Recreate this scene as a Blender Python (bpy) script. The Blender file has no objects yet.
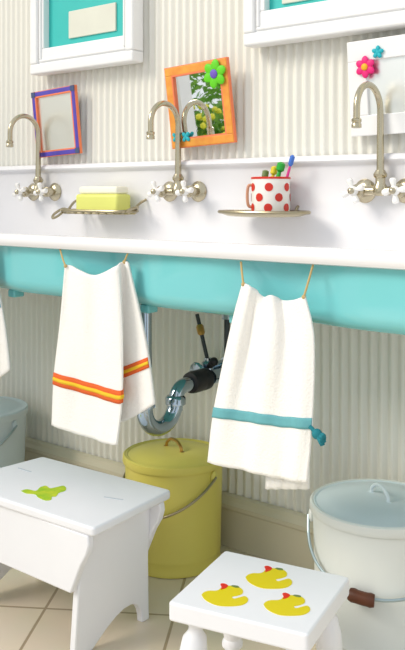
import bpy, bmesh, math, random
from mathutils import Vector, Matrix
random.seed(4)
PI = math.pi
C = bpy.context.scene.collection
# ------------------------------------------------------------------ measured camera
F, CX, HY, H, D, YAW = 850.0, 202.5, 195.0, 0.98, 1.9, math.radians(39)
cs, sn = math.cos(YAW), math.sin(YAW)
def onY(px, py, y):                      # measured point of the photo on a wall-parallel plane
    u = (px - CX) / F
    d = (D + y) / (cs + u * sn)
    return Vector((d * (u * cs - sn), y, H - (py - HY) * d / F))
def onZ(px, py, z):                      # ... on a horizontal plane
    u = (px - CX) / F
    d = (H - z) * F / (py - HY)
    return Vector((d * (u * cs - sn), d * (cs + u * sn) - D, z))
def srgb(r, g, b):
    f = lambda v: (v / 255 / 12.92) if v / 255 <= 0.04045 else ((v / 255 + 0.055) / 1.055) ** 2.4
    return (f(r), f(g), f(b), 1)
# ------------------------------------------------------------------ materials
def mat(name, col, rough=0.5, metal=0.0, var=0.0, vscale=8.0, bump=0.0, bscale=60.0, spec=0.5, coat=0.0, sheen=0.0, col2=None):
    m = bpy.data.materials.new(name); m.use_nodes = True
    nt = m.node_tree; b = nt.nodes['Principled BSDF']
    b.inputs['Base Color'].default_value = col
    b.inputs['Roughness'].default_value = rough
    b.inputs['Metallic'].default_value = metal
    b.inputs['Specular IOR Level'].default_value = spec
    b.inputs['Coat Weight'].default_value = coat
    b.inputs['Sheen Weight'].default_value = sheen
    tc = nt.nodes.new('ShaderNodeTexCoord')
    if var or col2:
        n = nt.nodes.new('ShaderNodeTexNoise'); n.inputs['Scale'].default_value = vscale; n.inputs['Detail'].default_value = 4
        nt.links.new(tc.outputs['Object'], n.inputs['Vector'])
        r = nt.nodes.new('ShaderNodeValToRGB')
        r.color_ramp.elements[0].position = 0.3; r.color_ramp.elements[1].position = 0.7
        c2 = col2 if col2 else tuple(c * (1 - var) for c in col[:3]) + (1,)
        r.color_ramp.elements[0].color = c2; r.color_ramp.elements[1].color = col
        nt.links.new(n.outputs['Fac'], r.inputs['Fac']); nt.links.new(r.outputs['Color'], b.inputs['Base Color'])
    if bump:
        n = nt.nodes.new('ShaderNodeTexNoise'); n.inputs['Scale'].default_value = bscale; n.inputs['Detail'].default_value = 3
        nt.links.new(tc.outputs['Object'], n.inputs['Vector'])
        bp = nt.nodes.new('ShaderNodeBump'); bp.inputs['Strength'].default_value = bump; bp.inputs['Distance'].default_value = 0.003
        nt.links.new(n.outputs['Fac'], bp.inputs['Height']); nt.links.new(bp.outputs['Normal'], b.inputs['Normal'])
    return m
M = dict(
    bead=mat('beadboard_paint', srgb(233, 231, 222), .5, var=.02, vscale=3),
    base=mat('baseboard_paint', srgb(212, 204, 180), .5, var=.04, vscale=4),
    wall=mat('plain_wall_paint', srgb(240, 238, 230), .7, var=.03),
    enamel=mat('white_enamel', srgb(238, 237, 240), .16, var=.02, vscale=4, coat=.4),
    teal=mat('turquoise_enamel', srgb(122, 205, 210), .14, var=.05, vscale=3, coat=.4),
    tealp=mat('teal_panel_paint', srgb(44, 188, 182), .45, var=.06, vscale=6),
    pale=mat('pale_panel', srgb(222, 222, 208), .4, var=.08, vscale=7),
    white=mat('white_gloss_paint', srgb(238, 238, 238), .38, var=.02, vscale=6),
    stool=mat('white_stool_paint', srgb(238, 239, 244), .42, var=.025, vscale=9, bump=.06, bscale=40),
    nickel=mat('brushed_nickel', srgb(196, 186, 160), .24, 1.0, var=.08, vscale=20),
    chrome=mat('chrome', srgb(172, 186, 198), .10, 1.0),
    wire=mat('dull_wire', srgb(168, 158, 132), .35, 1.0),
    porc=mat('porcelain', srgb(248, 246, 242), .15, coat=.4),
    rubber=mat('black_rubber', srgb(26, 26, 30), .5, bump=.1),
    wireg=mat('grey_wire', srgb(168, 184, 190), .4, .8),
    brass=mat('brass', srgb(190, 150, 80), .3, 1.0),
    iron=mat('dark_iron', srgb(70, 74, 76), .45, .8),
    yellow=mat('yellow_enamel_metal', srgb(222, 210, 104), .38, var=.08, vscale=5, bump=.05, bscale=12),
    palepail=mat('pale_enamel_metal', srgb(222, 226, 222), .35, var=.05, vscale=4),
    bluelid=mat('blue_grey_lid', srgb(214, 226, 231), .5, var=.06, vscale=5),
    greypail=mat('blue_grey_pail', srgb(198, 212, 218), .4, var=.06, vscale=5),
    wood=mat('brown_wood', srgb(100, 50, 22), .5, var=.4, vscale=30),
    terry=mat('white_terry', srgb(246, 244, 240), .95, bump=.55, bscale=260, spec=.1, sheen=.3),
    orange=mat('orange_trim', srgb(226, 100, 40), .85, bump=.4, bscale=300),
    gold=mat('yellow_trim', srgb(238, 196, 40), .85, bump=.4, bscale=300),
    aqua=mat('aqua_trim', srgb(104, 174, 182), .8, var=.1, vscale=60),
    dteal=mat('dark_teal_cord', srgb(26, 122, 134), .85, bump=.4, bscale=200),
    cord=mat('tan_cord', srgb(196, 168, 112), .8),
    bluet=mat('pale_blue_print', srgb(150, 190, 222), .85),
    dull=mat('dull_mirror_glass', (.93, .94, .92, 1), .32, 1.0),
    mirror=mat('mirror_glass', (.93, .94, .93, 1), .015, 1.0),
    forange=mat('orange_frame', srgb(236, 168, 66), .5, var=.14, vscale=40, col2=srgb(230, 142, 56)),
    edge=mat('coral_edge', srgb(238, 128, 84), .5),
    purple=mat('violet_paint', srgb(84, 70, 178), .5, var=.15, vscale=30),
    navy=mat('navy_paint', srgb(66, 82, 120), .5),
    green=mat('bright_green', srgb(98, 206, 20), .55),
    violet=mat('violet_felt', srgb(112, 84, 190), .6),
    pink=mat('hot_pink', srgb(232, 28, 120), .55),
    amber=mat('amber', srgb(238, 176, 24), .55),
    cyan=mat('cyan', srgb(24, 176, 190), .55),
    soapy=mat('yellow_green_soap', srgb(228, 230, 122), .5, var=.05),
    soapw=mat('cream_soap', srgb(248, 244, 222), .5),
    cup=mat('cup_white', srgb(246, 242, 234), .2, coat=.3),
    red=mat('red_dot', srgb(212, 42, 20), .35),
    tan=mat('tan_handle', srgb(206, 150, 118), .4),
    bgreen=mat('brush_green', srgb(30, 170, 50), .3), bpink=mat('brush_pink', srgb(220, 50, 140), .3),
    bblue=mat('brush_blue', srgb(70, 120, 210), .4), byel=mat('brush_yellow', srgb(236, 210, 50), .3),
    bolive=mat('brush_olive', srgb(110, 130, 70), .4),
    duck=mat('duck_yellow', srgb(224, 206, 10), .45), beak=mat('duck_red', srgb(222, 44, 24), .45),
    frog=mat('frog_green', srgb(146, 198, 28), .5, col2=srgb(206, 214, 40), vscale=40),
    slot=mat('worn_slot', srgb(196, 202, 212), .7),
    leaf=mat('garden_leaf', srgb(96, 150, 60), .6, col2=srgb(150, 190, 90), vscale=4),
    leafy=mat('yellow_bloom', srgb(226, 216, 60), .6), leafp=mat('pink_bloom', srgb(226, 60, 130), .6),
    lawn=mat('lawn', srgb(150, 180, 110), .9, var=.3, vscale=6),
)
# tile floor
def floor_mat():
    m = bpy.data.materials.new('floor_tile'); m.use_nodes = True
    nt = m.node_tree; b = nt.nodes['Principled BSDF']; b.inputs['Roughness'].default_value = .35
    tc = nt.nodes.new('ShaderNodeTexCoord'); mp = nt.nodes.new('ShaderNodeMapping')
    mp.inputs['Rotation'].default_value = (0, 0, math.radians(57.2)); mp.inputs['Location'].default_value = (TX, TY, 0)
    br = nt.nodes.new('ShaderNodeTexBrick'); br.offset = 0; br.squash = 1
    br.inputs['Color1'].default_value = srgb(236, 223, 200); br.inputs['Color2'].default_value = srgb(230, 216, 192)
    br.inputs['Mortar'].default_value = srgb(176, 158, 130)
    br.inputs['Scale'].default_value = 1; br.inputs['Mortar Size'].default_value = .004; br.inputs['Mortar Smooth'].default_value = .3
    br.inputs['Brick Width'].default_value = .308; br.inputs['Row Height'].default_value = .308
    nt.links.new(tc.outputs['Object'], mp.inputs['Vector']); nt.links.new(mp.outputs['Vector'], br.inputs['Vector'])
    n = nt.nodes.new('ShaderNodeTexNoise'); n.inputs['Scale'].default_value = 5; n.inputs['Detail'].default_value = 5
    nt.links.new(tc.outputs['Object'], n.inputs['Vector'])
    mx = nt.nodes.new('ShaderNodeMix'); mx.data_type = 'RGBA'; mx.blend_type = 'MULTIPLY'; mx.inputs['Factor'].default_value = .18
    nt.links.new(br.outputs['Color'], mx.inputs['A']); nt.links.new(n.outputs['Color'], mx.inputs['B'])
    nt.links.new(mx.outputs['Result'], b.inputs['Base Color'])
    bp = nt.nodes.new('ShaderNodeBump'); bp.inputs['Strength'].default_value = .3; bp.inputs['Distance'].default_value = .002; bp.invert = True
    nt.links.new(br.outputs['Fac'], bp.inputs['Height']); nt.links.new(bp.outputs['Normal'], b.inputs['Normal'])
    return m
# after rotating by +57.2 deg the line through (-1.62,-0.471) along (.54,-.84) has constant y'
_a = math.radians(57.2)
def _rot(x, y): return (x * math.cos(_a) - y * math.sin(_a), x * math.sin(_a) + y * math.cos(_a))
TX = -_rot(-1.651, -.629)[0] % .308; TY = -_rot(-1.62, -.471)[1] % .308
M['floor'] = floor_mat()
# ------------------------------------------------------------------ mesh helpers
def obj(name, bm, m, parent=None, smooth=True, bevel=0, seg=2, kind=None):
    bmesh.ops.recalc_face_normals(bm, faces=bm.faces)
    me = bpy.data.meshes.new(name); bm.to_mesh(me); bm.free()
    o = bpy.data.objects.new(name, me); C.objects.link(o)
    for k in (m if isinstance(m, (list, tuple)) else [m]): me.materials.append(M[k] if isinstance(k, str) else k)
    for p in me.polygons: p.use_smooth = smooth
    if bevel:
        b = o.modifiers.new('bevel', 'BEVEL'); b.width = bevel; b.segments = seg; b.limit_method = 'ANGLE'; b.angle_limit = math.radians(40)
        b.harden_normals = False
    if smooth:
        try:
            me.set_sharp_from_angle(angle=math.radians(38))
        except Exception: pass
    if parent:
        o.parent = parent
        o.matrix_parent_inverse = world(parent).inverted()
    if kind: o['kind'] = kind
    return o
def world(o):
    m = o.matrix_basis.copy()
    if o.parent: m = world(o.parent) @ o.matrix_parent_inverse @ m
    return m
def thing(name, label, cat, loc=(0, 0, 0), group=None):
    o = bpy.data.objects.new(name, None); C.objects.link(o); o.location = loc
    o.empty_display_size = .05
    return tag(o, label, cat, group)
def tag(o, label, cat, group=None):
    o['label'] = label; o['category'] = cat
    if group: o['group'] = group
    return o
def dup(root, delta, label):
    r = root.copy(); C.objects.link(r); r.location = Vector(root.location) + Vector(delta); r['label'] = label
    def kids(src, dst):
        for ch in [c for c in ALLCH(src)]:
            c = ch.copy(); C.objects.link(c); c.parent = dst
            kids(ch, c)
    kids(root, r)
    return r
def ALLCH(o): return [c for c in list(bpy.data.objects) if c.parent == o]
def new(): return bmesh.new()
def box(bm, x0, x1, y0, y1, z0, z1, mi=0):
    v = [bm.verts.new((x, y, z)) for x in (x0, x1) for y in (y0, y1) for z in (z0, z1)]
    for f in ((0, 1, 3, 2), (4, 6, 7, 5), (0, 4, 5, 1), (2, 3, 7, 6), (0, 2, 6, 4), (1, 5, 7, 3)):
        q = bm.faces.new([v[i] for i in f]); q.material_index = mi
    return v
def tube(bm, pts, r, n=12, cap=True, closed=False):
    pts = [Vector(p) for p in pts]; k = len(pts)
    rs = r if isinstance(r, (list, tuple)) else [r] * k
    rings = []; prev = None
    for i, p in enumerate(pts):
        if closed: t = pts[(i + 1) % k] - pts[i - 1]
        else: t = pts[min(i + 1, k - 1)] - pts[max(i - 1, 0)]
        t.normalize()
        if prev is None:
            a = Vector((0, 0, 1)) if abs(t.z) < .9 else Vector((1, 0, 0))
            nrm = t.cross(a).normalized()
        else:
            nrm = (prev - t * prev.dot(t)).normalized()
        prev = nrm; bi = t.cross(nrm)
        rings.append([bm.verts.new(p + (nrm * math.cos(2 * PI * j / n) + bi * math.sin(2 * PI * j / n)) * rs[i]) for j in range(n)])
    m = k if closed else k - 1
    for i in range(m):
        A, B = rings[i], rings[(i + 1) % k]
        for j in range(n): bm.faces.new((A[j], A[(j + 1) % n], B[(j + 1) % n], B[j]))
    if cap and not closed:
        bm.faces.new(rings[0]); bm.faces.new(rings[-1])
def lathe(bm, prof, o=(0, 0, 0), axis='z', n=28, capA=True, capB=True):
    """prof: (radius, height) list; axis z up, 'y' = along -y"""
    o = Vector(o); rings = []
    for r, h in prof:
        ring = []
        for j in range(n):
            a = 2 * PI * j / n
            if axis == 'z': p = Vector((r * math.cos(a), r * math.sin(a), h))
            elif axis == 'y': p = Vector((r * math.cos(a), -h, r * math.sin(a)))
            else: p = Vector((h, r * math.cos(a), r * math.sin(a)))
            ring.append(bm.verts.new(o + p))
        rings.append(ring)
    for A, B in zip(rings, rings[1:]):
        for j in range(n): bm.faces.new((A[j], A[(j + 1) % n], B[(j + 1) % n], B[j]))
    if capA: bm.faces.new(rings[0])
    if capB: bm.faces.new(rings[-1])
def prism(bm, poly, vec):
    vec = Vector(vec)
    a = [bm.verts.new(Vector(p)) for p in poly]; b = [bm.verts.new(Vector(p) + vec) for p in poly]
    bm.faces.new(a); bm.faces.new(b[::-1])
    for i in range(len(a)): bm.faces.new((a[i], a[(i + 1) % len(a)], b[(i + 1) % len(a)], b[i]))
def cr(ps, t):                        # Catmull-Rom through ps at parameter t in [0, len-1]
    n = len(ps); i = min(int(t), n - 2); f = t - i
    g = lambda k: ps[k] if 0 <= k < n else (ps[0] * 2 - ps[1] if k < 0 else ps[-1] * 2 - ps[-2])
    p0, p1, p2, p3 = g(i - 1), g(i), g(i + 1), g(i + 2)
    return .5 * ((2 * p1) + (p2 - p0) * f + (2 * p0 - 5 * p1 + 4 * p2 - p3) * f * f + (3 * p1 - p0 - 3 * p2 + p3) * f ** 3)
def spline(ps, n):
    ps = [Vector(p) for p in ps]
    return [cr(ps, (len(ps) - 1) * i / n) for i in range(n + 1)]
def arc(c, r, a0, a1, n, ex, ez):
    c, ex, ez = Vector(c), Vector(ex), Vector(ez)
    return [c + ex * r * math.cos(a0 + (a1 - a0) * i / n) + ez * r * math.sin(a0 + (a1 - a0) * i / n) for i in range(n + 1)]
# ------------------------------------------------------------------ the setting
# beadboard wall: real grooves, one every 27.5 mm
bm = new(); X0, X1, P = -3.6, .9, .0275
prof = [(P * k / 8, -.001 + .0095 * (.5 + .5 * math.cos(2 * PI * k / 8)) ** 1.3) for k in range(8)]
n = int((X1 - X0) / P); lo = []; hi = []
for i in range(n):
    for dx, dy in prof:
        x = X0 + i * P + dx
        lo.append(bm.verts.new((x, dy, 0))); hi.append(bm.verts.new((x, dy, 2.5)))
for i in range(len(lo) - 1): bm.faces.new((lo[i], lo[i + 1], hi[i + 1], hi[i]))
bk = [bm.verts.new((x, .06, z)) for x, z in ((X0, 0), (lo[-1].co.x, 0), (lo[-1].co.x, 2.5), (X0, 2.5))]
bm.faces.new(bk)
obj('wall_back', bm, 'bead', kind='structure')
bm = new(); box(bm, -3.6, .9, -4.6, .06, -.06, 0)
obj('floor', bm, 'floor', kind='structure', smooth=False)
bm = new()
poly = [(-3.58, 0, 0), (-3.58, -.018, 0), (-3.58, -.018, .105), (-3.58, -.022, .108), (-3.58, -.022, .120), (-3.58, -.014, .130), (-3.58, -.010, .140), (-3.58, 0, .146)]
prism(bm, poly, (4.46, 0, 0))
obj('baseboard_back', bm, 'base', kind='structure', smooth=False, bevel=.002)
# window wall on the left: the garden in the tilted mirror
bm = new(); WX = -3.6
for y0, y1, z0, z1 in ((-2.46, 0.06, 0, 2.3), (-4.6, -3.75, 0, 2.3), (-3.75, -2.46, 0, .45), (-3.75, -2.46, 2.1, 2.3)): box(bm, WX - .12, WX, y0, y1, z0, z1)
obj('wall_left', bm, 'wall', kind='structure', smooth=False)
bm = new()
for y0, y1, z0, z1 in ((-2.52, -2.40, .40, 2.16), (-3.81, -3.69, .40, 2.16), (-3.81, -2.40, 2.07, 2.16), (-3.84, -2.37, .38, .46)): box(bm, WX - .13, WX + .025, y0, y1, z0, z1)
obj('window_1', bm, 'white', kind='structure', smooth=False, bevel=.004)
bm = new(); box(bm, -10, WX - .14, -10, 2, -.10, -.02)
obj('ground', bm, 'lawn', kind='structure', smooth=False)
def shrub(loc, r, h, label, bloom=None, seed=0):
    rnd = random.Random(seed)
    t = thing('garden_shrub', label, 'shrub', loc, 'garden shrubs outside the window')
    bm = new()
    for k in range(700):
        a, b, q = rnd.uniform(0, 2 * PI), math.acos(rnd.uniform(-1, 1)), rnd.uniform(.55, 1)
        c = Vector((math.sin(b) * math.cos(a) * r * q, math.sin(b) * math.sin(a) * r * q, h * .55 + math.cos(b) * h * .45 * q))
        e = Vector((rnd.gauss(0, 1), rnd.gauss(0, 1), rnd.gauss(0, 1))).normalized(); f = e.orthogonal().normalized(); s = rnd.uniform(.04, .08)
        bm.faces.new([bm.verts.new(Vector(loc) + c + v) for v in (e * s, f * s * .45, -e * s, -f * s * .45)])
    obj('foliage', bm, 'leaf', t, smooth=False)
    bm = new()
    for k in range(5):
        a = k * 1.3
        tube(bm, [Vector(loc) + Vector((0, 0, -.02)), Vector(loc) + Vector((math.cos(a) * r * .3, math.sin(a) * r * .3, h * .5))], .015, 6)
    obj('stem', bm, 'wood', t)
    if bloom:
        bm = new()
        for k in range(60):
            a, b = rnd.uniform(0, 2 * PI), math.acos(rnd.uniform(.1, 1))
            c = Vector(loc) + Vector((math.sin(b) * math.cos(a) * r, math.sin(b) * math.sin(a) * r, h * .55 + math.cos(b) * h * .47))
            bmesh.ops.create_icosphere(bm, subdivisions=1, radius=.03, matrix=Matrix.Translation(c))
        obj('blossom', bm, bloom, t)
shrub((-4.6, -3.75, -.02), .42, .95, 'low yellow-blooming garden shrub nearest the window, seen in the orange mirror', 'leafy', 1)
shrub((-5.5, -4.75, -.02), .7, 1.7, 'tall green garden shrub beyond the yellow-blooming one outside the window', None, 2)
shrub((-6.3, -5.9, -.02), .7, 1.5, 'green garden shrub farthest from the window', None, 3)
# ------------------------------------------------------------------ trough sink
SX0, SX1 = -2.68, -.50
t = thing('trough_sink', 'long white trough sink with turquoise apron, mounted on the beadboard wall', 'sink', (-1.6, 0, .72))
prof = [(-.425, .846), (-.500, .846), (-.512, .849), (-.518, .858), (-.518, .868), (-.513, .876), (-.503, .880), (-.490, .880), (-.478, .876),
        (-.462, .866), (-.440, .850), (-.420, .800), (-.405, .775), (-.38, .760), (-.12, .760), (-.06, .775), (-.034, .81), (-.026, .85), (-.022, .92),
        (-.022, 1.050), (-.026, 1.056), (-.034, 1.060), (-.038, 1.067), (-.034, 1.076), (-.026, 1.081), (-.002, 1.081), (-.002, .742), (-.39, .742), (-.41, .76)]
bm = new()
a = [bm.verts.new((SX0, y, z)) for y, z in prof]; b = [bm.verts.new((SX1, y, z)) for y, z in prof]
for i in range(len(a)): bm.faces.new((a[i], a[(i + 1) % len(a)], b[(i + 1) % len(a)], b[i]))
bm.faces.new(a); bm.faces.new(b[::-1])
for x0, x1 in ((SX0, SX0 + .03), (SX1 - .03, SX1)):       # end walls
    prism(bm, [(x0, -.40, .748), (x0, -.43, .846), (x0, -.505, .848), (x0, -.514, .862), (x0, -.508, .878), (x0, -.49, .884), (x0, -.10, .884), (x0, -.045, .91), (x0, -.026, .97), (x0, -.026, .748)], (x1 - x0, 0, 0))
obj('basin', bm, 'enamel', t)
# bowed turquoise apron, one shallow bow per bowl
bm = new(); NX = 200; rows = []
def bow(x): return (.5 + .5 * math.cos(2 * PI * (x + 1.43) / .49)) ** 2
sec = []
for k in range(6): sec.append((0, .850 - k * .018))
for k in range(1, 9):
    q = k / 8 * PI / 2; sec.append((.036 * (1 - math.cos(q)), .760 - .037 * math.sin(q)))
sec += [(.12, .722), (.26, .721), (.40, .721)]
for i in range(NX + 1):
    x = SX0 - .004 + (SX1 - SX0 + .008) * i / NX
    yf = -.490 + .026 * bow(x)
    rows.append([bm.verts.new((x, min(yf + dy, -.03), z)) for dy, z in sec])
for r_ in rows: r_.append(bm.verts.new((r_[0].co.x, -.03, .850)))
for A, B in zip(rows, rows[1:]):
    for j in range(len(sec) - 1): bm.faces.new((A[j], B[j], B[j + 1], A[j + 1]))
bm.faces.new(rows[0]); bm.faces.new(rows[-1])
obj('apron', bm, 'teal', t)
for x in (-1.83, -1.585, -1.345, -1.085):
    bm = new(); box(bm, x - .014, x + .014, -.455, -.42, .706, .726)
    obj('casting_tab', bm, 'teal', t, bevel=.004)
# ------------------------------------------------------------------ faucets
def faucet(x, label):
    t = thing('gooseneck_faucet', label, 'faucet', (x, -.022, .99), 'brushed nickel gooseneck faucets')
    zc = .99
    for s in (-1, 1):
        px = x + s * .054
        bm = new(); lathe(bm, [(.029, 0), (.030, .004), (.026, .010), (.018, .014), (.014, .016)], (px, -.022, zc), 'y'); 
        obj('wall_flange', bm, 'nickel', t)
        bm = new(); lathe(bm, [(.013, .012), (.013, .03), (.017, .034), (.017, .044), (.011, .048), (.010, .062)], (px, -.022, zc), 'y', 20)
        v = obj('valve_stem', bm, 'nickel', t)
        bm = new(); hc = Vector((px, -.022 - .064, zc))
        lathe(bm, [(.004, .056), (.011, .058), (.012, .066), (.009, .072), (.003, .074)], (px, -.022, zc), 'y', 18)
        for q in range(4):
            a = q * PI / 2 + (.35 if s < 0 else .15)
            d = Vector((math.cos(a), 0, math.sin(a)))
            tube(bm, [hc + d * .004, hc + d * .013, hc + d * .019, hc + d * .026, hc + d * .030, hc + d * .031], [.0055, .0055, .0075, .0085, .006, .001], 10)
        obj('cross_handle', bm, 'porc', t)
        bm = new(); lathe(bm, [(.008, .072), (.008, .077), (.004, .080), (.001, .081)], (px, -.022, zc), 'y', 14)
        obj('handle_cap', bm, 'nickel', t)
    bm = new()
    tube(bm, [(x - .054, -.05, zc), (x, -.05, zc), (x + .054, -.05, zc)], .011, 14)
    lathe(bm, [(.012, -.012), (.017, -.006), (.018, .008), (.012, .018), (.012, .03), (.016, .034), (.017, .040), (.013, .046), (.011, .05)], (x, -.05, zc), 'z', 20)
    obj('bridge_body', bm, 'nickel', t)
    r = .058; zt = 1.180
    pts = [Vector((x, -.05, zc + .03)), Vector((x, -.05, 1.08)), Vector((x, -.05, 1.13))]
    pts += arc((x, -.05 - r, zt), r, 0, PI, 20, (0, 1, 0), (0, 0, 1))
    pts += [Vector((x, -.05 - 2 * r, 1.160)), Vector((x, -.05 - 2 * r - .001, 1.150))]
    rr = [.0095, .0088, .0082] + [.0078] * (len(pts) - 3)
    bm = new(); tube(bm, pts, rr, 14); obj('spout', bm, 'nickel', t)
    bm = new(); lathe(bm, [(.0085, .022), (.0115, .020), (.0115, .014), (.0095, .011), (.0115, .008), (.0115, 0), (.008, -.001)], (x, -.05 - 2 * r - .001, 1.134), 'z', 18)
    obj('spout_tip', bm, 'nickel', t)
faucet(-2.200, 'nickel gooseneck faucet with white cross handles below the violet mirror')
faucet(-1.588, 'nickel gooseneck faucet between the soap dish and the polka-dot cup')
faucet(-.950, 'nickel gooseneck faucet in front of the white mirror with pink flower')
# ------------------------------------------------------------------ soap dish and soap
t = thing('soap_dish', 'wire soap dish holding yellow-green soap on the sink back', 'soap dish', (-1.9, -.022, .93))
bm = new(); z = .932
ov = [Vector((-1.885 + .145 * math.copysign(abs(math.cos(a)) ** .7, math.cos(a)), -.078 + .05 * math.copysign(abs(math.sin(a)) ** .7, math.sin(a)), z)) for a in [2 * PI * i / 40 for i in range(40)]]
tube(bm, ov, .0045, 8, closed=True)
obj('rim_wire', bm, 'wire', t)
bm = new()
for k in range(7):
    x = -1.985 + k * .033
    tube(bm, [(x, -.124, z), (x, -.115, z - .008), (x, -.04, z - .008), (x, -.031, z)], .0028, 8)
for y in (-.105, -.078, -.05): tube(bm, [(-2.026, y, z), (-2.01, y, z - .008), (-1.76, y, z - .008), (-1.745, y, z)], .0028, 8)
obj('cross_wires', bm, 'wire', t)
for pts in ([(-2.026, -.07, z), (-2.040, -.085, z + .004), (-2.046, -.115, z - .012), (-2.038, -.128, z - .024), (-2.026, -.118, z - .018), (-2.020, -.10, z - .004)], [(-1.744, -.06, z), (-1.728, -.07, z + .010), (-1.722, -.09, z + .010), (-1.732, -.104, z + .004), (-1.748, -.10, z)]):
    bm = new(); tube(bm, spline(pts, 20), .0042, 8)
    x = pts[0][0]; d = -.004 if x < -1.9 else .004
    tube(bm, spline([(x, -.075, z), (x + d, -.05, z + .022), (x + d * 2, -.0255, z + .034)], 10), .0042, 8)
    obj('end_loop', bm, 'wire', t)
t = thing('soap_bar', 'yellow-green soap bar with cream top in the wire dish', 'soap', (-1.875, -.075, .927))
def rbox(x0, x1, y0, y1, z0, z1): b = new(); box(b, x0, x1, y0, y1, z0, z1); return b
obj('lower_half', rbox(-1.958, -1.776, -.108, -.046, .927, .983), 'soapy', t, bevel=.009, seg=3)
obj('upper_half', rbox(-1.946, -1.782, -.104, -.050, .983, 1.006), 'soapw', t, bevel=.007, seg=3)
# ------------------------------------------------------------------ cup tray, cup, brushes
t = thing('cup_tray', 'oval wire tray under the polka-dot cup', 'tray', (-1.27, -.022, .93))
bm = new(); z = .936; tc_ = Vector((-1.258, -.098, z))
ov = [tc_ + Vector((.132 * math.cos(a), .073 * math.sin(a), 0)) for a in [2 * PI * i / 48 for i in range(48)]]
tube(bm, ov, .0045, 8, closed=True); obj('rim_wire', bm, 'wire', t)
bm = new(); ring = []
for q, dz in ((.97, -.002), (.8, -.009), (.5, -.011)):
    ring.append([bm.verts.new(tc_ + Vector((.132 * q * math.cos(a), .073 * q * math.sin(a), dz))) for a in [2 * PI * i / 48 for i in range(48)]])
for A, B in zip(ring, ring[1:]):
    for j in range(48): bm.faces.new((A[j], A[(j + 1) % 48], B[(j + 1) % 48], B[j]))
bm.faces.new(ring[-1])
o = obj('tray_plate', bm, 'nickel', t); s = o.modifiers.new('thick', 'SOLIDIFY'); s.thickness = .002
for x in (-1.34, -1.2):
    bm = new(); tube(bm, [(x, -.035, z), (x, -.027, z + .012), (x, -.022, z + .014)], .004, 8); obj('wall_bracket', bm, 'wire', t)
cc = Vector((-1.243, -.085, .927)); R, CH = .050, .097
t = thing('polka_dot_cup', 'white cup with red polka dots and red rim on the oval tray', 'cup', cc)
bm = new(); lathe(bm, [(.001, 0), (R - .004, 0), (R - .001, .003), (R, .008), (R, CH - .001), (R - .003, CH - .001), (R - .0035, .008), (.001, .006)], cc, 'z', 40, False, False)
obj('cup_body', bm, 'cup', t)
bm = new(); lathe(bm, [(R - .0035, CH - .003), (R + .0012, CH - .003), (R + .0014, CH + .001), (R - .001, CH + .0025), (R - .004, CH + .001)], cc, 'z', 40, False, False)
obj('red_rim', bm, 'red', t)
bm = new()
va = math.atan2(-1.82 , 1.25)            # the side the room sees
for row, (zz, off) in enumerate(((.073, -.10), (.047, .42), (.021, -.14))):
    for k in range(6):
        a0 = va + off + (k - 3) * 2 * PI / 6
        ring = [];
        for j in range(14):
            q = 2 * PI * j / 14; da, dz = .0108 * math.cos(q) / R, .0108 * math.sin(q)
            ring.append((a0 + da, zz + dz))
        cv = bm.verts.new(cc + Vector(((R + .0009) * math.cos(a0), (R + .0009) * math.sin(a0), zz)))
        vs = [bm.verts.new(cc + Vector(((R + .0009) * math.cos(a), (R + .0009) * math.sin(a), h))) for a, h in ring]
        for j in range(14): bm.faces.new((cv, vs[j], vs[(j + 1) % 14]))
obj('polka_dots', bm, 'red', t)
bm = new(); la = va - 1.45
e = Vector((math.cos(la), math.sin(la), 0))
tube(bm, spline([cc + e * (R - .002) + Vector((0, 0, .078)), cc + e * (R + .008) + Vector((0, 0, .076)), cc + e * (R + .011) + Vector((0, 0, .05)), cc + e * (R + .008) + Vector((0, 0, .026)), cc + e * (R - .002) + Vector((0, 0, .022))], 16), .004, 10)
obj('cup_handle', bm, 'tan', t)
def brush(base, tip, m, mh, label, w=.0045):
    base, tip = Vector(base), Vector(tip); d = (tip - base)
    t = thing('toothbrush', label, 'toothbrush', base, 'toothbrushes in the polka-dot cup')
    bm = new(); tube(bm, [base, base + d * .3, base + d * .75, base + d * .82], [w * .8, w, w * .8, w * .6], 10); obj('handle', bm, m, t)
    bm = new(); tube(bm, [base + d * .80, base + d * .84, base + d * .97, tip], [w * .6, w * 1.5, w * 1.5, w * .5], 10); obj('brush_head', bm, mh, t)
fl = .936
brush(cc + Vector((.022, 0, .009)), onY(293, 155, -.075), 'bpink', 'bblue', 'pink toothbrush with blue head, tallest in the polka-dot cup', .0045)
brush(cc + Vector((-.002, -.006, .009)), onY(282, 162, -.080), 'bgreen', 'bgreen', 'green toothbrush in the middle of the polka-dot cup', .0075)
brush(cc + Vector((-.02, .004, .009)), onY(275, 166, -.070), 'byel', 'byel', 'yellow toothbrush left of the green one in the cup', .006)
brush(cc + Vector((-.03, -.010, .009)), onY(266, 170, -.078), 'bolive', 'bolive', 'olive toothbrush, leftmost in the polka-dot cup', .006)
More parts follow.
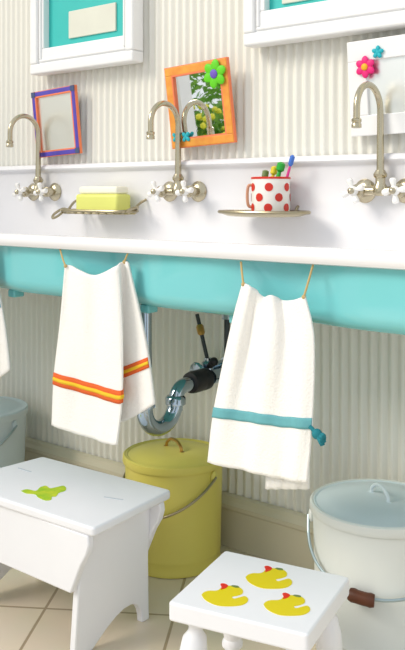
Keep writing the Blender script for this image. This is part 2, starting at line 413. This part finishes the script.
# ------------------------------------------------------------------ wall frames above
def big_frame(x0, x1, z0, z1, label, ins):
    t = thing('wall_frame', label, 'frame', ((x0 + x1) / 2, 0, z0), 'thick white frames high on the wall')
    dep = .062; l, r, b_, tp = ins
    bm = new()
    for q in ((x0 + .012, x1 - .012, z0 + .012, z0 + b_), (x0 + .012, x1 - .012, z1 - tp, z1 - .012)): box(bm, q[0], q[1], -dep + .012, -.001, q[2], q[3])
    box(bm, x0 + .012, x0 + l, -dep + .012, -.001, z0 + b_, z1 - tp); box(bm, x1 - r, x1 - .012, -dep + .012, -.001, z0 + b_, z1 - tp)
    obj('frame_body', bm, 'white', t, smooth=False, bevel=.003)
    def ring(i, o, y0, y1):
        bm = new()
        box(bm, x0 + o, x1 - o, y0, y1, z0 + o, z0 + i); box(bm, x0 + o, x1 - o, y0, y1, z1 - i, z1 - o)
        box(bm, x0 + o, x0 + i, y0, y1, z0 + i, z1 - i); box(bm, x1 - i, x1 - o, y0, y1, z0 + i, z1 - i)
        return bm
    obj('outer_molding', ring(.034, 0, -dep, -.012), 'white', t, smooth=False, bevel=.006, seg=3)
    obj('inner_molding', ring(.048, .039, -dep + .006, -dep + .02), 'white', t, smooth=False, bevel=.004, seg=3)
    obj('teal_panel', rbox(x0 + l - .002, x1 - r + .002, -.026, -.004, z0 + b_ - .002, z1 - tp + .002), 'tealp', t, smooth=False)
    return t
t = big_frame(-2.23, -1.757, 1.380, 1.90, 'thick white wall frame around teal panel, above the violet mirror', (.056, .036, .084, .075))
obj('pale_panel', rbox(-2.072, -1.858, -.032, -.025, 1.487, 1.575), 'pale', t, smooth=False, bevel=.002)
t = big_frame(-1.350, -.80, 1.378, 1.90, 'thick white wall frame above the polka-dot cup and white mirror', (.062, .06, .090, .075))
obj('pale_panel', rbox(-1.245, -.90, -.032, -.025, 1.482, 1.78), 'pale', t, smooth=False, bevel=.002)
# ------------------------------------------------------------------ mirrors
def place(parts, c, ccw, lean):           # parts built flat in xz around 0, front = -y; turned and hung
    mw = Matrix.Translation(c) @ Matrix.Rotation(math.radians(lean), 4, 'X') @ Matrix.Rotation(-math.radians(ccw), 4, 'Y')
    return mw
def frame_ring(w, h, i, y0, y1, o=0):
    bm = new(); a, b = w / 2, h / 2
    box(bm, -a + o, a - o, y0, y1, -b + o, -b + i); box(bm, -a + o, a - o, y0, y1, b - i, b - o)
    box(bm, -a + o, -a + i, y0, y1, -b + i, b - i); box(bm, a - i, a - o, y0, y1, -b + i, b - i)
    return bm
def flower(root, name, c, r, m, mc, petals, y, rot=0, inner=.45, pw=.46):
    bm = new()
    for k in range(petals):
        a = rot + 2 * PI * k / petals
        q = Vector((c[0] + math.cos(a) * r * .55, y, c[1] + math.sin(a) * r * .55))
        mt = Matrix.Translation(q) @ Matrix.Rotation(-a, 4, 'Y') @ Matrix.Diagonal((r * .46, .004, r * pw * .75, 1))
        bmesh.ops.create_uvsphere(bm, u_segments=16, v_segments=10, radius=1, matrix=mt)
    bmesh.ops.create_uvsphere(bm, u_segments=16, v_segments=8, radius=1, matrix=Matrix.Translation((c[0], y, c[1])) @ Matrix.Diagonal((r * .4, .0035, r * .4, 1)))
    o = obj(name, bm, m, root)
    if mc:
        bm = new(); bmesh.ops.create_uvsphere(bm, u_segments=16, v_segments=8, radius=1, matrix=Matrix.Translation((c[0], y - .004, c[1])) @ Matrix.Diagonal((r * .32, .004, r * .32, 1)))
        obj('flower_center', bm, mc, o)
def mirror(name, label, c, w, h, fw, ccw, lean, fm, em, th=.014, pane='mirror'):
    t = thing(name, label, 'mirror', (0, 0, 0))
    obj('frame', frame_ring(w, h, fw, -th, 0), fm, t, smooth=False, bevel=.002)
    if em: obj('edge_strip', frame_ring(w + .004, h + .004, .006, -th + .002, -.001), em, t, smooth=False); obj('inner_strip', frame_ring(w - 2 * fw + .002, h - 2 * fw + .002, .005, -th + .0005, -.004), em, t, smooth=False)
    a, b = w / 2 - fw + .001, h / 2 - fw + .001
    obj('mirror_pane', rbox(-a, a, -.006, -.002, -b, b), pane, t, smooth=False)
    t.matrix_basis = place(None, Vector(c), ccw, lean)
    return t
# violet and coral
t = mirror('wall_mirror', 'small violet and coral framed mirror above the left faucet', (-2.127, -.028, 1.219), .208, .216, .015, 2.6, 4, 'purple', 'edge', pane='dull')
mb = t.matrix_basis.copy(); t.matrix_basis = Matrix.Identity(4)
for x in (-1, 1):
    for zz in (-1, 1): obj('corner_block', rbox(x * .096 - .009, x * .096 + .009, -.0155, -.001, zz * .100 - .009, zz * .100 + .009), 'navy', t, smooth=False)
t.matrix_basis = mb
# orange
t = mirror('wall_mirror', 'tilted orange framed mirror with a green flower on its corner', (-1.514, -.036, 1.236), .224, .230, .023, 2.6, 6, 'forange', 'edge')
mb = t.matrix_basis.copy(); t.matrix_basis = Matrix.Identity(4)
flower(t, 'green_flower', (.073, .076), .040, 'green', 'violet', 6, -.020, .3)
for k, (x, zz, r, m, nm) in enumerate(((-.092, -.084, .016, 'cyan', 'blue_sticker'), (-.055, -.086, .017, 'cyan', 'blue_sticker'), (-.077, -.084, .008, 'amber', 'yellow_sticker'))):
    flower(t, nm, (x, zz), r, m, None, 4, -.016, .78)
t.matrix_basis = mb
# white at the right
t = mirror('wall_mirror', 'white framed mirror with pink flower, behind the right faucet', (-.905, -.028, 1.243), .27, .232, .050, 1.0, 4, 'white', None, pane='dull')
mb = t.matrix_basis.copy(); t.matrix_basis = Matrix.Identity(4)
flower(t, 'pink_flower', (-.084, .050), .027, 'pink', 'amber', 6, -.020, .5)
flower(t, 'blue_flower', (-.050, .082), .016, 'cyan', None, 5, -.018, .2)
t.matrix_basis = mb
# ------------------------------------------------------------------ towels
def cloth(name, grid, m, parent, nu, nv, u0=0, u1=1, v0=0, v1=1, off=0, thick=.005, wr=.0015):
    rows_ = len(grid); bm = new(); vs = []
    def S(u, v):
        col = [cr(g, u * (len(g) - 1)) for g in grid]
        p = cr(col, v * (rows_ - 1))
        p = p + Vector((0, wr * (math.sin(u * 31 + v * 3) + .7 * math.sin(u * 17 - v * 5)), 0)); return p
    for i in range(nv + 1):
        r = []
        for j in range(nu + 1):
            u, v = u0 + (u1 - u0) * j / nu, v0 + (v1 - v0) * i / nv
            p = S(u, v)
            if off:
                e = 1e-3
                n_ = (S(min(u + e, 1), v) - S(max(u - e, 0), v)).cross(S(u, min(v + e, 1)) - S(u, max(v - e, 0))).normalized()
                if n_.y > 0 and off > 0: pass
                p = p + n_ * -off if NSIGN > 0 else p + n_ * off
            r.append(bm.verts.new(p))
        vs.append(r)
    for A, B in zip(vs, vs[1:]):
        for j in range(nu): bm.faces.new((A[j], A[j + 1], B[j + 1], B[j]))
    o = obj(name, bm, m, parent)
    if thick:
        s = o.modifiers.new('thick', 'SOLIDIFY'); s.thickness = thick; s.offset = 0
    return o
NSIGN = 1
def px_grid(rows): return [[onY(x, y, d) for x, y, d in r] for r in rows]
f0 = -.525
gl = px_grid([
    [(65, 265, f0), (72, 266, f0 + .004), (81, 271, f0 - .006), (95, 275, f0 + .004), (109, 270, f0 - .004), (118, 265, f0 - .004), (121, 263, f0 + .016), (125, 261, f0 + .020), (129, 263, f0 + .018)],
    [(60, 325, f0 - .002), (70, 328, f0 + .004), (81, 331, f0 - .004), (94, 334, f0 + .004), (108, 336, f0 - .004), (121, 335, f0 - .006), (118, 329, f0 + .024), (128, 325, f0 + .030), (141, 318, f0 + .026)],
    [(54, 378, f0), (68, 382, f0 - .003), (82, 386, f0 + .003), (96, 390, f0), (110, 394, f0 - .004), (121, 396, f0 - .008), (113, 377, f0 + .028), (130, 370, f0 + .032), (149, 362, f0 + .028)],
    [(52, 425, f0), (65, 430, f0 - .003), (79, 434, f0 + .003), (94, 439, f0), (106, 443, f0 - .004), (117, 444, f0 - .010), (111, 428, f0 + .026), (132, 418, f0 + .032), (155, 404, f0 + .030)]])
gr = px_grid([
    [(243, 283, f0), (250, 286, f0 - .010), (257, 290, f0 + .004), (264, 297, f0 + .010), (272, 295, f0 - .010), (282, 300, f0 + .006), (293, 300, f0 - .002), (306, 296, f0)],
    [(231, 330, f0), (241, 332, f0 - .012), (252, 334, f0 + .006), (263, 337, f0 - .006), (275, 339, f0 - .012), (288, 341, f0 + .006), (301, 341, f0 - .004), (314, 339, f0)],
    [(214, 411, f0), (227, 412, f0 - .007), (241, 414, f0 + .003), (255, 416, f0 - .003), (269, 418, f0 - .006), (283, 420, f0 + .003), (298, 421, f0 - .003), (312, 422, f0)],
    [(208, 462, f0), (222, 466, f0 - .005), (236, 468, f0 + .002), (250, 472, f0 - .002), (264, 475, f0 - .004), (278, 478, f0 + .002), (293, 481, f0 - .002), (307, 483, f0)]])
gp = [[p + Vector((-.508, 0, .01)) for p in r] for r in gl]
def back_of(g, dy, dz, s=.94, u0=.0):
    out = []
    for i, r in enumerate(g):
        c = (r[0] + r[-1]) / 2
        out.append([Vector((c.x + (p.x - c.x) * s, f0 + dy, p.z + (dz if i == len(g) - 1 else 0) - .004)) for p in r])
    return out
def hang(t, a, b):
    bm = new(); m_ = (a + b) / 2 + Vector((.002, -.003, 0))
    tube(bm, spline([a, m_, b], 8), .0022, 8)
    k = b; bmesh.ops.create_uvsphere(bm, u_segments=8, v_segments=6, radius=.0045, matrix=Matrix.Translation(k))
    obj('hanging_cord', bm, 'cord', t)
t = thing('hand_towel', 'white towel with orange and yellow stripe hanging from the sink', 'towel', (-1.43, f0, .41), 'hand towels on cords')
cloth('towel_cloth', gl, 'terry', t, 64, 48, thick=.006)
cloth('orange_stripe', gl, 'orange', t, 64, 4, v0=.628, v1=.708, off=.0042, thick=.001)
cloth('yellow_stripe', gl, 'gold', t, 64, 2, v0=.657, v1=.681, off=.0052, thick=.001)
hang(t, onY(60, 249, -.50), gl[0][0] + Vector((.004, -.002, -.002))); hang(t, onY(129, 251, -.50), gl[0][-2] + Vector((0, -.002, -.002)))
t = thing('hand_towel', 'white towel with aqua stripe and teal tassel hanging from the sink', 'towel', (-.98, f0, .42), 'hand towels on cords')
cloth('towel_cloth', gr, 'terry', t, 64, 48, thick=.006)
bgm = [[Vector((q.x, f0 + .022, q.z)) for q in r] for r in px_grid([[(x, y, f0 + .022) for x in (266, 280, 295, 309)] for y in (310, 370, 430, 489)])]
cloth('back_layer', bgm, 'terry', t, 16, 24, thick=.005)
cloth('aqua_stripe', gr, 'aqua', t, 64, 4, v0=.648, v1=.700, off=.0042, thick=.001)
bm = new()
kc = onY(317, 434, f0 - .004)
bmesh.ops.create_uvsphere(bm, u_segments=14, v_segments=10, radius=.010, matrix=Matrix.Translation(kc))
for q in range(9):
    a = q * .7
    tube(bm, [kc, kc + Vector((.009 + .003 * math.cos(a), .006 * math.sin(a), -.004 + .004 * math.cos(a * 2))), kc + Vector((.014 + .002 * math.cos(a), .009 * math.sin(a), -.010 + .010 * math.cos(a)))], [.004, .005, .003], 6)
tube(bm, [gr[2][-1] + Vector((-.003, -.003, -.008)), kc], .004, 8)
obj('tassel', bm, 'dteal', t)
hang(t, onY(241, 262, -.50), gr[0][0] + Vector((.003, -.003, -.002))); hang(t, onY(313, 265, -.50), gr[0][-1] + Vector((-.003, -.003, -.002)))
t = thing('hand_towel', 'white towel with pale blue print, at the left edge of the photo', 'towel', (-1.94, f0, .42), 'hand towels on cords')
cloth('towel_cloth', gp, 'terry', t, 40, 32, thick=.006)
cloth('blue_print', gp, 'bluet', t, 40, 6, v0=.30, v1=.42, off=.0042, thick=.001)
hang(t, gp[0][0] + Vector((-.01, .02, .04)), gp[0][0] + Vector((.004, -.002, -.002))); hang(t, gp[0][-2] + Vector((.01, .01, .028)), gp[0][-2] + Vector((0, -.002, -.002)))
# ------------------------------------------------------------------ plumbing
t = thing('drain_trap', 'chrome drain pipe with curved trap below the sink, black rubber sleeve', 'drain pipe', (-1.42, 0, .48))
x = -1.42
bm = new(); tube(bm, [(x, -.372, .73), (x, -.372, .62), (x, -.372, .458)], .018, 18); obj('tailpiece', bm, 'chrome', t)
bm = new(); pts = [Vector((x, -.372, .470)), Vector((x, -.372, .452))] + arc((x, -.314, .456), .058, PI, 2 * PI, 18, (0, 1, 0), (0, 0, 1)) + [Vector((x, -.256, .458)), Vector((x, -.256, .464))]
tube(bm, pts, .0200, 20); obj('trap_bend', bm, 'chrome', t)
bm = new(); pts = [Vector((x, -.256, .430)), Vector((x, -.256, .445))] + arc((x, -.220, .452), .036, PI, PI / 2, 10, (0, 1, 0), (0, 0, 1)) + [Vector((x, -.18, .489)), Vector((x, -.12, .490))]
tube(bm, pts, .0190, 20); obj('outlet_arm', bm, 'chrome', t)
for y, zz in ((-.372, .470), (-.256, .456)):
    bm = new(); lathe(bm, [(.019, -.012), (.0265, -.010), (.0265, .006), (.022, .012), (.019, .013)], (x, y, zz), 'z', 10); obj('slip_nut', bm, 'chrome', t)
bm = new(); lathe(bm, [(.020, 0), (.028, .002), (.029, .02), (.027, .026), (.029, .032), (.029, .060), (.027, .070), (.020, .072)], (x, -.128, .490), 'y', 22); obj('rubber_sleeve', bm, 'rubber', t)
bm = new(); tube(bm, [(x, -.11, .49), (x, .002, .49)], .019, 18); lathe(bm, [(.048, .02), (.046, .026), (.024, .034)], (x, 0, .49), 'y', 26); obj('wall_tube', bm, 'chrome', t)
t = thing('shutoff_valve', 'small shut-off valve on a thin pipe right of the chrome trap', 'valve', (-1.37, 0, .54))
A = onY(208, 362, -.10); B = onY(197, 314, -.10)
bm = new(); tube(bm, [A, A.lerp(B, .5), B], .0055, 10); obj('riser_pipe', bm, 'iron', t)
bm = new(); q0, q1 = A.lerp(B, .56), A.lerp(B, .78); tube(bm, [q0, q0.lerp(q1, .2), q0.lerp(q1, .8), q1], [.007, .0105, .0105, .007], 8); obj('brass_nut', bm, 'brass', t)
bm = new(); lathe(bm, [(.012, -.02), (.018, -.016), (.018, .010), (.011, .016), (.011, .024)], A + Vector((0, 0, -.012)), 'z', 14)
tube(bm, [A + Vector((0, 0, -.014)), (A.x, -.02, A.z - .014), (A.x, .002, A.z - .014)], .011, 12)
obj('valve_body', bm, 'chrome', t)
bm = new(); hc = A + Vector((-.012, -.03, -.02)); 
tube(bm, [A + Vector((0, -.01, -.014)), hc], .006, 8)
lathe(bm, [(.006, -.004), (.022, -.002), (.024, .004), (.020, .010), (.006, .012)], hc, 'y', 10); obj('valve_handle', bm, 'chrome', t)
bm = new(); kb = A + Vector((.028, -.01, .006)); tube(bm, [A + Vector((.005, -.005, -.012)), kb], .009, 10); bmesh.ops.create_uvsphere(bm, u_segments=12, v_segments=8, radius=.012, matrix=Matrix.Translation(kb)); obj('valve_knob', bm, 'rubber', t)
t = thing('supply_pipe', 'short dark pipe dropping from the sink beside the aqua-striped towel', 'pipe', (-1.2, -.1, .45))
p0 = onY(227, 316, -.10)
bm = new(); tube(bm, [(p0.x, -.10, .735), (p0.x, -.10, .60), (p0.x, -.10, .50), (p0.x, -.08, .47), (p0.x, .003, .46)], .008, 10); obj('pipe_run', bm, 'iron', t)
bm = new(); lathe(bm, [(.009, -.012), (.014, -.010), (.014, .010), (.009, .012)], (p0.x, -.10, .66), 'z', 8); obj('compression_nut', bm, 'chrome', t)
# ------------------------------------------------------------------ pails
def proj(p):
    d = -sn * p.x + cs * (p.y + D); return CX + F * (cs * p.x + sn * (p.y + D)) / d, HY + F * (H - p.z) / d
def pail(c, r, h, label, mb_, ml, ear_a, drop, grip=False, taper=.93, ex=1.0, bead=.002):
    c = Vector((c[0], c[1], 0))
    t = thing('lidded_pail', label, 'pail', c, 'lidded metal pails under the sink')
    rb = r * taper
    bm = new(); lathe(bm, [(rb - .006, 0), (rb, .002), (rb + .0015, .008), (rb, .014), (rb + (r - rb) * .12, h * .12), (rb + (r - rb) * .14 + bead, h * .13), (rb + (r - rb) * .15, h * .14), (r * .985, h - .03), (r * .985, h - .012)], c, 'z', 64, True, True)
    obj('pail_body', bm, mb_, t)
    bm = new(); lathe(bm, [(r - .003, h - .002), (r - .006, h - .001), (r - .010, h - .003), (r * .80, h + .001), (r * .72, h + .006), (r * .4, h + .009), (.001, h + .010)], c, 'z', 64, False, False)
    lid = obj('lid', bm, ml, t)
    bm = new(); lathe(bm, [(r * .985, h - .022), (r + .003, h - .022), (r + .005, h - .016), (r + .004, h - .003), (r, h), (r - .004, h - .0015), (r - .005, h - .006)], c, 'z', 64, False, False)
    obj('lid_rim', bm, mb_, lid)
    # arched lid handle
    bm = new(); e = Vector((math.cos(lidang), math.sin(lidang), 0)); zt = c + Vector((0, 0, h + .007))
    tube(bm, spline([zt - e * .034, zt - e * .030 + Vector((0, 0, .014)), zt - e * .012 + Vector((0, 0, .026)), zt + e * .012 + Vector((0, 0, .026)), zt + e * .030 + Vector((0, 0, .014)), zt + e * .034], 24), .0042, 8)
    for s in (-1, 1): bmesh.ops.create_uvsphere(bm, u_segments=10, v_segments=6, radius=1, matrix=Matrix.Translation(zt + e * s * .036) @ Matrix.Diagonal((.009, .009, .004, 1)))
    obj('lid_handle', bm, 'brass' if ml == 'yellow' else ml, lid)
    ze = h - .040
    for a in (ear_a, ear_a + PI):
        bm = new(); p = c + Vector((math.cos(a) * (r * .985 + .003), math.sin(a) * (r * .985 + .003), ze))
        bmesh.ops.create_uvsphere(bm, u_segments=12, v_segments=8, radius=1, matrix=Matrix.Translation(p) @ Matrix.Rotation(a, 4, 'Z') @ Matrix.Diagonal((.007, .012, .016, 1)))
        obj('ear', bm, mb_, t)
    R_ = r * .985 + .010; pts = []
    for k in range(41):
        q = PI * k / 40; pts.append(c + Vector((math.cos(ear_a + q * BDIR) * R_, math.sin(ear_a + q * BDIR) * R_, ze - drop * math.sin(q) ** ex)))
    bm = new(); tube(bm, pts, .0034, 8); bl = obj('bail_wire', bm, 'wire' if mb_ == 'yellow' else 'wireg', t)
    if grip:
        ks = [k for k in range(2, 24) if grip[0] <= proj(pts[k])[0] <= grip[1]]; g0, g1 = ks[0], ks[-1]; seg = [p + (p - c - Vector((0, 0, p.z))).normalized() * .006 for p in [pts[g0].lerp(pts[g1], k / 7) + (pts[(g0 + g1) // 2] - pts[g0].lerp(pts[g1], .5)) * (1 - (k / 3.5 - 1) ** 2) for k in range(8)]]
        bm = new(); tube(bm, [seg[0] * 1.04 - seg[1] * .04] + seg + [seg[-1] * 1.04 - seg[-2] * .04], [.006] + [.0125, .0145] + [.0135] * (len(seg) - 4) + [.0145, .0125] + [.006], 14); obj('wooden_grip', bm, 'wood', bl)
BDIR = -1; lidang = math.radians(-12)
pail((-1.502, -.168), .133, .287, 'yellow lidded metal pail below the chrome trap', 'yellow', 'yellow', math.radians(2), .095, taper=.94, bead=.0005)
BDIR = 1; lidang = math.radians(-30)
pail((-.872, -.205), .148, .308, 'pale enamel pail with blue-grey lid and wooden bail grip behind the duck stool', 'palepail', 'bluelid', math.radians(208), .105, (348, 377), ex=.6)
BDIR = -1; lidang = 0
pail((-2.30, -.21), .150, .292, 'blue-grey lidded pail at the left edge behind the frog stool', 'greypail', 'greypail', math.radians(10), .12)
# ------------------------------------------------------------------ stool with green frog
t = thing('step_stool', 'white plank step stool with a painted green frog on top', 'stool', (-1.5, -.565, 0))
def rounded(pts, r, n=5):
    out = []; k = len(pts)
    for i in range(k):
        p, a, b = Vector(pts[i]), Vector(pts[i - 1]), Vector(pts[(i + 1) % k])
        u, v = (a - p).normalized() * r, (b - p).normalized() * r
        for j in range(n + 1):
            q = j / n; out.append((p + u) * (1 - q) ** 2 + p * 2 * q * (1 - q) + (p + v) * q * q)
    return out
tz, th = .300, .020
bm = new(); prism(bm, rounded([(-1.742, -.712, tz - th), (-1.264, -.692, tz - th), (-1.289, -.421, tz - th), (-1.716, -.442, tz - th)], .012), (0, 0, th))
obj('top_board', bm, 'stool', t, bevel=.005, seg=3)
def skirt(y, xl, xr):
    e = [(0, .280), (.003, .262), (-.004, .240), (-.022, .212), (-.034, .186), (-.046, .160), (-.052, .147)]
    pl = [(xr + dx, y, z_) for dx, z_ in e]
    pl += [(xl - dx, y, z_) for dx, z_ in reversed(e)]
    bm = new(); prism(bm, pl, (0, .017, 0)); return bm
obj('skirt_board', skirt(-.694, -1.722, -1.280), 'stool', t, bevel=.003)
obj('skirt_board', skirt(-.462, -1.700, -1.290), 'stool', t, bevel=.003)
def end_panel(x, xb):                      # board on edge with an arched cut-out; leans out a touch to the foot
    y0, y1 = -.677, -.462
    ly0, ly1 = -.682, -.462
    pl = [(y0, .281), (y0, .15), (ly0, 0), (-.634, 0), (-.612, .016), (-.586, .034), (-.560, .048), (-.536, .056), (-.512, .057), (-.492, .048), (-.480, .030), (-.475, .012), (-.474, 0), (-.449, 0), (-.452, .02), (y1, .15), (y1, .281)]
    bm = new(); poly = [(x + (xb - x) * (1 - z_ / .281), y_, z_) for y_, z_ in pl]; prism(bm, poly, (.018, 0, 0)); return bm
obj('end_panel', end_panel(-1.335, -1.350), 'stool', t, bevel=.003)
obj('end_panel', end_panel(-1.695, -1.722), 'stool', t, bevel=.003)
for (ax, ay), (bx, by) in (((18, 468), (31, 472)), ((104, 497), (123, 500))):
    p, q = onZ(ax, ay, tz), onZ(bx, by, tz); d = (q - p).normalized(); n_ = Vector((-d.y, d.x, 0)) * .0022
    bm = new(); prism(bm, [p + n_ - Vector((0, 0, .001)), p - n_ - Vector((0, 0, .001)), q - n_ - Vector((0, 0, .001)), q + n_ - Vector((0, 0, .001))], (0, 0, .0016)); obj('joint_slot', bm, 'slot', t)
def decal(name, px, z, m, parent, h=.0012, delta=(0, 0, 0)):
    ps = spline([onZ(x, y, z) for x, y in px] + [onZ(px[0][0], px[0][1], z)], 4 * len(px))[:-1]
    bm = new(); prism(bm, [p + Vector(delta) - Vector((0, 0, .0004)) for p in ps], (0, 0, h)); 
    return obj(name, bm, m, parent, smooth=False)
frog = [(21, 491), (27, 489.5), (36, 491), (40, 487.5), (46, 486), (50, 488.5), (56, 487.5), (63, 486), (66, 488), (65, 491), (59, 493), (56, 496.5), (52, 497), (51, 500), (45, 500.5), (38, 497.5), (35, 494.5), (26, 493.5)]
decal('painted_frog', frog, tz, 'frog', t)
# ------------------------------------------------------------------ stool with ducks
dz_ = .25
cn = [onZ(168, 602, dz_), onZ(308, 635, dz_), onZ(350, 577, dz_), onZ(225, 550, dz_)]
ctr = sum(cn, Vector()) / 4
t = thing('step_stool', 'small white stool with three painted yellow ducks and turned legs', 'stool', (ctr.x, ctr.y, 0))
bm = new(); prism(bm, rounded([p - Vector((0, 0, .034)) for p in cn], .008), (0, 0, .034)); obj('seat_board', bm, 'stool', t, bevel=.004, seg=3)
for i, p in enumerate(cn):
    q = p.lerp(ctr, .30); f = p.lerp(ctr, .17)
    pr = [(.016, .217), (.020, .210), (.013, .200), (.013, .192), (.022, .180), (.026, .150), (.025, .120), (.017, .090), (.021, .082), (.021, .074), (.014, .066), (.017, .040), (.015, .012), (.012, 0)]
    bm = new(); rings = []
    for r, h in pr:
        k = h / .217; o_ = Vector((f.x + (q.x - f.x) * k, f.y + (q.y - f.y) * k, h))
        rings.append([bm.verts.new(o_ + Vector((r * math.cos(2 * PI * j / 20), r * math.sin(2 * PI * j / 20), 0))) for j in range(20)])
    for A_, B_ in zip(rings, rings[1:]):
        for j in range(20): bm.faces.new((A_[j], A_[(j + 1) % 20], B_[(j + 1) % 20], B_[j]))
    bm.faces.new(rings[0]); bm.faces.new(rings[-1]); obj('turned_leg', bm, 'stool', t)
duck = [(201.5, 595), (204, 592.5), (209, 591), (215, 591), (219, 590), (221, 588), (226, 586.2), (234, 586.2), (240, 588), (243, 591), (242, 594), (237, 596), (232, 597), (234, 599), (240, 597.5), (245, 596.5), (248, 599), (247, 602.5), (241, 605.5), (231, 606.5), (219, 606), (210, 603), (204, 599)]
beak = [(221, 590.2), (221.5, 587), (220.5, 584.5), (224, 584), (228, 586), (226, 588.5)]
eye = [(231, 586.5), (233, 585.8), (238, 586.6), (239, 588), (235, 588)]
def decal_at(name, px, m, parent, ox, oy, h): return decal(name, [(x + ox, y + oy) for x, y in px], dz_, m, parent, h)
for ox, oy in ((0, 0), (44, -17.5), (62, 9.5)):
    dk = decal_at('painted_duck', duck, 'duck', t, ox, oy, .0012)
    decal_at('beak', beak, 'beak', dk, ox, oy, .0018); decal_at('eye', eye, 'bolive', dk, ox, oy, .0018)
# ------------------------------------------------------------------ camera and light
cam = bpy.data.cameras.new('camera'); co = bpy.data.objects.new('camera', cam); C.objects.link(co)
co.location = (0, -D, H); co.rotation_euler = (PI / 2, 0, YAW)
cam.sensor_fit = 'HORIZONTAL'; cam.sensor_width = 36; cam.lens = 36 * F / 405
cam.shift_y = -(325 - HY) / 405; cam.clip_start = .05
bpy.context.scene.camera = co
w = bpy.data.worlds.new('world'); bpy.context.scene.world = w; w.use_nodes = True
bg = w.node_tree.nodes['Background']; bg.inputs['Color'].default_value = (.91, .955, 1, 1); bg.inputs['Strength'].default_value = .98
s = bpy.data.lights.new('sun', 'SUN'); s.energy = 2.3; s.angle = math.radians(24); s.color = (1, .93, .82)
so = bpy.data.objects.new('sun', s); C.objects.link(so)
sd = Vector((-.46, -.70, .55)).normalized()
so.rotation_euler = sd.to_track_quat('Z', 'Y').to_euler(); so.location = (-3, -4, 4)
sc = bpy.context.scene
sc.view_settings.view_transform = 'Standard'; sc.view_settings.look = 'None'; sc.view_settings.gamma = 1; sc.view_settings.use_curve_mapping = False
sc.view_settings.exposure = -0.08
